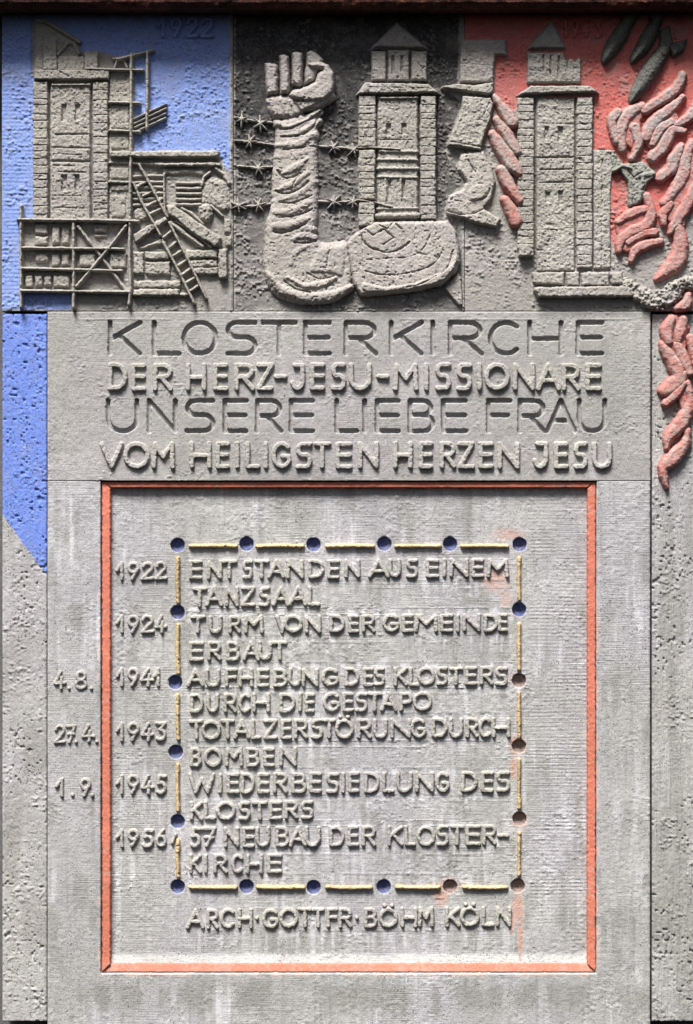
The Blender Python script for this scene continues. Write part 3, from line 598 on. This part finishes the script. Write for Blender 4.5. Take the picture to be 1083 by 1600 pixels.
# ================================================================== INSCRIPTION BLOCK (upper)
B1 = thing('inscription_block', 546, 750, 'upper concrete block lettered KLOSTERKIRCHE in large sunken capitals', 'inscription block')
def L_(s, xs): 
    return [(c, x0, x1) for c, (x0, x1) in zip(s, xs)]
line1 = L_('KLOSTERKIRCHE', [(169, 222), (238, 283.5), (284, 341), (352.5, 402), (407.5, 465), (474, 518), (537.5, 591), (608, 662), (672, 681), (700.5, 756), (763, 812), (824.5, 880), (900, 943.5)])
line3 = L_('UNSERELIEBEFRAU', [(166, 217.5), (230, 277.5), (289, 336), (348.5, 388), (399, 442.5), (452, 492), (523, 561), (566, 574), (586, 626), (637.5, 680), (689.5, 731), (760, 800), (809, 854), (852, 901), (902, 948.5)])
cut = []
for tx, ya, yb in ((line1, 501, 556), (line3, 623, 677)):
    for ch, x0, x1 in tx:
        for st in glyph(ch, x0, x1, ya, yb, 3.3): cut.append((line(st, 3.3), (x0, ya, x1, yb)))
hx = np.arange(74.4, 1016.9, 1.0); hy = np.arange(486.9, 751.4, 1.0)
def hB1(X, Y):
    H = 2.2+worms(X, Y, .45, 81, .2)+(vn(X, Y, 90, 82)-.5)*1.5
    D = np.full(X.shape, 1e3)
    for s, (x0, y0, x1, y1) in cut:
        i0, i1 = np.searchsorted(hx, [s.bb[0]-6, s.bb[2]+6]); j0, j1 = np.searchsorted(hy, [s.bb[1]-6, s.bb[3]+6])
        sub = (slice(j0, j1), slice(i0, i1)); D[sub] = np.minimum(D[sub], s.f(X[sub], Y[sub]))
    D = D+(vn(X, Y, 4, 83)-.5)*1.0
    H = H-7.0*sstep(.7, -.5, D)
    H += .7*np.exp(-((Y-499)/1.2)**2)*(vn(X, Y, 50, 84) > .4)
    e_ = np.minimum(np.minimum(X-74.4, 1016.3-X), Y-486.9)
    e_ = e_+(vn(X, Y, 5, 85)-.5)*1.5
    return H-1.8*(1-np.clip(e_/2.0, 0, 1))**2
def stain1(x, y, h):
    c = .45*sstep(40, 0, np.abs(y-y))*0
    k = sstep(.45, .8, vn(x, y, 60, 91)*.6+vn(x, y, 16, 92)*.4)*sstep(740, 560, y)
    side = 0.55*sstep(620, 720, y)*sstep(.3, .7, vn(x, y, 40, 95, 18))
    k2 = np.clip(.35*k+side*.5, 0, .55)
    return pigment((0.17, 0.165, 0.155), k2)
block('block_body', B1, hx, hy, hB1, M['head'], 70, stain1)
raised(B1, L_('DERHERZ-JESU-MISSIONARE', [(169, 200), (205, 229), (239, 271), (290.5, 323), (333, 357), (366, 399), (400.5, 428), (428, 449), (451, 477), (484, 508.5), (517, 541), (545, 581), (588, 609), (614, 654), (662, 670), (680, 705), (713, 737.5), (745, 753), (756, 797), (801, 836), (837, 876), (877, 907), (914, 940)]), 567, 611, 3.9, 5.2, base=2)
raised(B1, L_('VOMHEILIGSTENHERZENJESU', [(156, 194), (193, 235), (237, 274), (296, 331), (337, 360), (367, 375), (383.5, 407.5), (411.5, 419.5), (424, 455), (462, 488), (489, 518), (524, 551), (559, 592), (614, 645), (654, 677), (686.5, 713), (714, 742), (747, 771.5), (777, 812), (829, 856.5), (865, 888), (896, 918), (924.5, 956)]), 690, 733, 3.8, 5.2, base=2)
# ================================================================== INSCRIPTION BLOCK (lower, recessed table)
B2 = thing('inscription_block', 546, 1640, 'lower concrete block with a dated chronicle inside a salmon red frame', 'inscription block')
FL = -13.0                       # floor of the sunken table
HB = [(277, 852, 1), (385, 850, 1), (490, 851, 1), (601, 850, 1), (704, 850, 1), (813, 851, 1), (277, 957, 1), (273, 1067, 1), (274, 1176, 1), (277, 1285, 1), (277, 1387, 1),
      (812, 953, 1), (812, 1064, 0), (812, 1167, 0), (813, 1281, 0), (810, 1386, 0), (385, 1387, 1), (490, 1388, 1), (600, 1387, 1), (704, 1387, 0)]
fx = axis(74.4, 1016.2, 1.7, .9, [(155, 176), (264, 288), (374, 396), (479, 501), (590, 612), (693, 715), (800, 825), (915, 936)])
fy = axis(751.8, 1640, 1.7, .9, [(751, 766), (840, 864), (944, 968), (1053, 1078), (1156, 1188), (1271, 1297), (1375, 1399), (1504, 1524)])
rows = [875, 906, 918, 950, 961, 992, 1004, 1035, 1044, 1075, 1084, 1114, 1127, 1158, 1168, 1200, 1209, 1242, 1252, 1283, 1292, 1325, 1336, 1367, 1421, 1455]
inner = rect(158, 748, 932, 1521)
def BSL(y): return np.clip((y-1490)/29.0, 0, 1)**1.3*8.5
def hB2(X, Y):
    H = 1.6+worms(X, Y, .4, 101, .25)+(vn(X, Y, 110, 102)-.5)*1.5
    P = worms(X, Y, .5, 111, .45)
    P += -.24*(np.sin(Y*2*math.pi/5.6+vn(X, Y, 60, 7)*3))*sstep(818, 835, X)*sstep(.25, .5, vn(X, Y, 70, 8))
    for y in rows: P += .75*np.exp(-((Y-y-(vn(X, Y, 30, y)-.5)*1.2)/1.0)**2)*(vn(X, Y, 26, y+3) > .42)*sstep(288, 294, X)*sstep(805, 800, X)
    d = inner.f(X, Y)
    # the lower edge of the sunken table is a shallow slope, the others are sharp
    H2 = FL+P
    H2 = H2+BSL(Y)
    t = sstep(1.0, -.8, d+(vn(X, Y, 6, 9)-.5)*.8)
    H = H*(1-t)+H2*t
    for cx, cy, b in HB:
        r = np.hypot(X-cx, Y-cy)+(vn(X, Y, 5, 12)-.5)*.8
        H = H-sstep(11.4, 10.2, r)*(7.5+4.5*sstep(9, 2, r))
    e_ = np.minimum(np.minimum(X-74.4, 1016.2-X), Y-750.2)+(vn(X, Y, 5, 113)-.5)*1.5
    H = H-2.6*(1-np.clip(e_/2.0, 0, 1))**2
    H -= 1.2*np.exp(-((Y-1519-9)/1.2)**2)*0
    return H
def stain2(x, y, h):
    C = pigment((0.19, 0.19, 0.165), np.zeros(len(x)))
    k = sstep(.52, .8, vn(x, y, 26, 121, 60)*.6+vn(x, y, 8, 122, 30)*.4)*.45
    band = sstep(1530, 1545, y)*sstep(1600, 1560, y)*sstep(.4, .7, vn(x, y, 18, 123, 40))*.5
    C[:, 3] = np.clip(k+band, 0, .6)
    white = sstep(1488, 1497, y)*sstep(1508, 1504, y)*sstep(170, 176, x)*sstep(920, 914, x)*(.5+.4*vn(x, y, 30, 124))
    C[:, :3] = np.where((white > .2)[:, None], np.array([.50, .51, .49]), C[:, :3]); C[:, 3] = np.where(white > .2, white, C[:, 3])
    for yb_ in rows[1::2]:
        dcy = sstep(yb_-2, yb_+3, y)*np.clip(1-(y-yb_)/np.where(yb_ > 1400, 45, 30), 0, 1)*sstep(286, 292, x)*sstep(806, 800, x)*(C[:, 3] < .5)
        n = vn(x, y, 8, yb_, 80)*.7+vn(x, y, 3, yb_+1, 40)*.3
        wt = sstep(.56, .74, n)*dcy*.65; dk_ = sstep(.42, .26, n)*dcy*.55
        mw = (wt > .04); md = (dk_ > .04)
        C[mw, :3] = (.60, .605, .64); C[mw, 3] = wt[mw]; C[md, :3] = (.17, .17, .155); C[md, 3] = dk_[md]
    hl = np.exp(-((inner.f(x, y)-2)/3.5)**2)*sstep(.35, .75, vn(x, y, 16, 144))*.55*(y > 765); mh = hl > .06
    C[mh, :3] = (.58, .42, .36); C[mh, 3] = hl[mh]
    # reddish run-off and blotches
    rust = np.zeros(len(x))
    for cx, cy, rx, ry, s in ((775, 905, 30, 26, .5), (795, 835, 35, 13, .45), (808, 1165, 16, 22, .6), (803, 1200, 7, 24, .7), (690, 1400, 15, 26, .6), (704, 1384, 20, 16, .5), (810, 1420, 11, 34, .75), (814, 1465, 5, 42, .8), (800, 1440, 5, 30, .7), (812, 1284, 19, 15, .4), (804, 1062, 12, 14, .35), (810, 955, 12, 14, .3), (791, 935, 14, 22, .35)):
        q = 1-np.hypot((x-cx)/rx, (y-cy)/ry); rust = np.maximum(rust, s*np.clip(q*1.6, 0, 1)*(.45+.9*vn(x, y, 5, 131)))
    C[:, :3] = np.where((rust > .08)[:, None], np.array([.55, .26, .17]), C[:, :3]); C[:, 3] = np.where(rust > .08, np.clip(rust, 0, .8), C[:, 3])
    for cx, cy, b in HB:
        m = np.hypot(x-cx, y-cy) < 11.2
        C[m, :3] = (0.065, 0.085, 0.23) if b else (0.27, 0.19, 0.165); C[m, 3] = .92
    return C
block('block_body', B2, fx, fy, hB2, M['plate'], 70, stain2)
fr = [[(158.5, 748.5), (931.5, 748.5), (918, 762.5), (173, 762.5)], [(158.5, 748.5), (173, 762.5), (173, 1508), (158.5, 1521)], [(931.5, 748.5), (931.5, 1521), (918, 1508), (918, 762.5)], [(158.5, 1519.5), (173, 1506), (918, 1506), (931.5, 1519.5)]]
for i, P in enumerate(fr):
    if i == 0: P = [(158.5, 752.2), (931.5, 752.2), (918, 762.5), (173, 762.5)]
    def pf(x, y, h):
        n = vn(x, y, 14, 141)*.5+vn(x, y, 4, 142)*.5
        return pigment((.42, .30, .26), np.clip((n-.62)*2.2, 0, .6) if i != 3 else np.clip((n-.4)*1.2, .08, .5))
    relief('frame_strip', B2, [('+', poly(P), 8.5 if i != 3 else 1.8, 1.3)], M['paint'], 1.2, base=FL, edge=.45, rough=.25, pit=.4, paint=pf, basef=(lambda x, y: BSL(y)) if i == 3 else (lambda x, y: BSL(y)*.25))
for P in ([(294, 371)], [(399, 476)], [(508, 586)], [(617, 690)], [(720, 796)]):
    a_, b_ = P[0]; bar(B2, [(a_+3, 853.5), ((a_+b_)/2, 853), (b_-3, 853.5)], 3.3, 6, 'gilded_bar', M['gold'], base=FL)
for a_, b_ in ((294, 371), (400, 477), (508, 582), (617, 689), (722, 795)): bar(B2, [(a_+3, 1387.5), ((a_+b_)/2, 1388.5), (b_-3, 1388)], 3.4, 6, 'gilded_bar', M['gold'], base=FL)
for a_, b_ in ((870, 945), (974, 1054), (1084, 1158), (1193, 1270), (1311, 1374)): bar(B2, [(277.5, a_+3), (277, (a_+b_)/2), (278, b_-3)], 3.3, 6, 'gilded_bar', M['gold'], base=FL)
for a_, b_ in ((869, 940), (973, 1049), (1080, 1156), (1185, 1266), (1300, 1371)): bar(B2, [(812, a_+3), (811.5, (a_+b_)/2), (812, b_-3)], 3.2, 6, 'gilded_bar', M['gold'], base=FL)
R_ = 3.0
def body(s, xs, ya, yb): raised(B2, L_(s, xs), ya, yb, R_, 4.4, base=FL, slope=-3.5, rough=.45)
body('ENTSTANDENAUSEINEM', [(294.5, 316), (323, 347), (345, 371), (378, 395), (396, 421), (417.5, 446), (447, 475), (481, 507), (511, 531), (538, 563), (575, 609), (607, 627), (635, 653.5), (665.5, 687), (691, 699), (703, 733), (737, 757), (761, 796)], 875.5, 906)
body('TANZSAAL', [(300, 323), (320, 348), (351, 373), (376, 399), (404, 422.5), (424.5, 453), (451, 480), (481, 501)], 917, 949)
body('TURMVONDERGEMEINDE', [(296.5, 321), (325.5, 347), (356.5, 377), (381, 412), (430, 451), (443, 473), (476, 502), (514.5, 539), (544, 561), (565, 587), (597.5, 624), (628, 647), (648, 685), (688, 709), (712, 720), (723, 752), (756, 779), (778, 794)], 962, 991)
body('ERBAUT', [(294.5, 318), (323.5, 346), (353, 375), (378, 406), (403, 425), (424.5, 449)], 1003, 1034)
body('AUFHEBUNGDESKLOSTERS', [(291, 319), (320, 344), (351, 371), (372, 396), (401, 421), (426.5, 449), (450, 471), (471, 498), (502, 529), (538, 562), (567, 584), (584.5, 602), (615, 638), (639, 656), (652, 681), (682, 700), (702, 724), (727, 746), (750, 772), (774, 794)], 1045, 1075)
body('DURCHDIEGESTAPO', [(296.5, 318), (322, 342), (349, 370), (372, 392), (394, 422), (436, 462), (465, 473), (476, 492), (504, 531), (535, 553), (555, 575), (574, 597), (594, 621), (624, 645), (645, 676)], 1084, 1115)
body('TOTALZERSTÖRUNGDURCH', [(294.5, 318), (314, 345), (344, 367), (364, 391), (392, 408), (411, 434), (438, 456), (459, 482), (486, 505), (504, 525), (523, 553), (558, 581), (583, 606), (610, 643), (641, 666), (675, 700), (702, 724), (728, 749), (748, 768), (769, 798)], 1125, 1157)
body('BOMBEN', [(296, 315), (318, 347), (351, 380), (384, 406), (411, 429), (436, 464)], 1169, 1200)
body('WIEDERBESIEDLUNGDES', [(293.5, 336), (340, 348), (354, 374), (376, 398), (401, 421), (426.5, 450), (455, 479), (483, 503), (509.5, 530), (532.5, 540), (544, 562), (569, 594), (597, 617), (619, 645), (649, 679), (680, 703), (721, 747), (752, 772), (776, 798)], 1209, 1242)
body('KLOSTERS', [(296, 317), (318, 337), (337, 368), (372, 391), (393, 418), (420, 441), (444, 466), (470, 490)], 1253, 1283)
body('57NEUBAUDERKLOSTER-', [(294.6, 315), (313, 338), (349, 374), (378, 398), (399, 422), (430, 452), (451, 480), (476, 501), (514, 539), (543, 561), (565, 588), (605.6, 631), (632, 650), (651, 681), (682, 702), (704, 726), (728, 752), (754, 777), (777, 796)], 1293, 1326)
body('KIRCHE', [(294.6, 315), (317, 325), (333, 356), (360.5, 380), (384, 411), (416.7, 441)], 1336, 1367)
body('ARCH·GOTTFR·BÖHMKÖLN', [(290, 320), (322, 342), (343, 367), (371, 395), (397, 405), (409, 435), (436, 466), (465, 488), (486, 508), (510, 529), (529, 551), (554, 562), (569, 590), (592, 622), (626, 653), (653, 679), (696, 720), (719, 750), (753, 773), (775, 800)], 1421, 1453)
YX = [(179.5, 197), (197, 219), (219, 241), (241, 261)]
for s, ya, yb in (('1922', 877, 907), ('1924', 961, 991), ('1941', 1043, 1074), ('1943', 1129, 1160), ('1945', 1211, 1243), ('1956', 1296, 1326)):
    raised(B2, L_(s, YX if s != '1941' else [(179.5, 197), (197, 219), (218, 241), (238, 253)]), ya, yb, 2.8, 4.2, base=FL)
raised(B2, L_('/', [(266, 277)]), 1302, 1320, 2.6, 5, base=FL)
for s, xs, ya, yb in (('4.8.', [(84, 105), (104, 112), (116, 138), (139, 147)], 1047, 1078), ('27.4.', [(84, 104), (102, 120), (115, 123), (127, 149), (148, 155)], 1131, 1162), ('1.9.', [(86, 105), (110, 118), (124, 144), (141, 149)], 1214, 1245)):
    raised(B2, L_(s, xs), ya, yb, 2.8, 4.2, base=1.4)
# ================================================================== SIDE PIERS
PL = thing('side_pier', 37, 1597, 'pitted concrete pier left of the inscription, its top painted blue down to a point', 'pier')
bl = poly([(-70, 480), (80, 480), (80, 905), (74, 901), (3, 803), (-70, 700)])
def pL(x, y, h): 
    c = sstep(.8, -.8, bl.f(x, y)+(vn(x, y, 5, 151)-.5)*1.6)*.97
    st = .4*sstep(.5, .8, vn(x, y, 22, 152, 90))*sstep(900, 1100, y)
    C = pigment(BLUE2, c); m = c < .05; C[m, :3] = (.2, .195, .17); C[m, 3] = st[m]; return C
def hL(X, Y):
    H = -1.2+worms(X, Y, .8, 151, .45, 3.8); p = vn(X, Y, 4.2, 155); H -= 3.0*sstep(.80, .9, p)*sstep(.35, .6, vn(X, Y, 40, 156))
    e_ = np.minimum(np.minimum(X-3.4, 73.6-X), np.minimum(Y-490, 1597-Y))+(vn(X, Y, 5, 158)-.5)*1.5
    return H-3*(1-np.clip(e_/2.2, 0, 1))**2
block('pier_body', PL, np.arange(3.4, 73.7, 1.35), np.arange(490, 1597, 1.35), hL, M['pier'], 70, pL)
PR = thing('side_pier', 1080, 1597, 'grey concrete pier right of the inscription with red flames trailing down it', 'pier')
def hR(X, Y):
    H = -2.5+worms(X, Y, .8, 161, .4, 3.6); p = vn(X, Y, 4.2, 165); H -= 3.0*sstep(.80, .9, p)*sstep(.4, .65, vn(X, Y, 40, 166))
    H += (vn(X, Y, 3.5, 167, 40)-.5)*1.4*sstep(1000, 1300, Y)
    e_ = np.minimum(np.minimum(X-1019, 1150-X), np.minimum(Y-490.5, 1597-Y))+(vn(X, Y, 5, 168)-.5)*1.5
    return H-3*(1-np.clip(e_/2.2, 0, 1))**2
def pR(x, y, h): return pigment((.19, .19, .165), .45*sstep(.45, .8, vn(x, y, 14, 171, 120)))
block('pier_body', PR, np.arange(1019, 1150, 1.35), np.arange(490.5, 1597, 1.35), hR, M['pier_r'], 70, pR)
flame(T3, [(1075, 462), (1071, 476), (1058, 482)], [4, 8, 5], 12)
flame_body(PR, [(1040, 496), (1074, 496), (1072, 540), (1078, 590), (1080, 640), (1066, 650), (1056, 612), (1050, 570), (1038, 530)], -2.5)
for P, r in (([(1049, 499), (1042, 515), (1044, 533)], [7, 10, 8]), ([(1067, 500), (1063, 516), (1059, 532)], [7, 9, 6]), ([(1034, 538), (1044, 554), (1056, 574), (1062, 592)], [5, 9, 12, 9]), ([(1058, 540), (1067, 560), (1076, 582)], [7, 9, 7]),
             ([(1070, 583), (1055, 599), (1038, 611)], [7, 13, 10]), ([(1069, 600), (1056, 615), (1039, 631)], [4, 6, 5]), ([(1074, 598), (1078, 628), (1066, 658), (1046, 682), (1041, 701)], [5, 7, 11, 9, 3]),
             ([(1074, 672), (1070, 692), (1051, 716), (1036, 734), (1042, 762)], [4, 8, 12, 8, 2.5]), ([(1078, 528), (1084, 550), (1090, 580)], [6, 7, 7])):
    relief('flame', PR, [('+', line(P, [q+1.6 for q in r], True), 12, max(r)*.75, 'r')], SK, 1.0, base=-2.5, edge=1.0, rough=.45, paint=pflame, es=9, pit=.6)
print('objects', len(bpy.data.objects), 'faces', sum(len(m.polygons) for m in bpy.data.meshes))
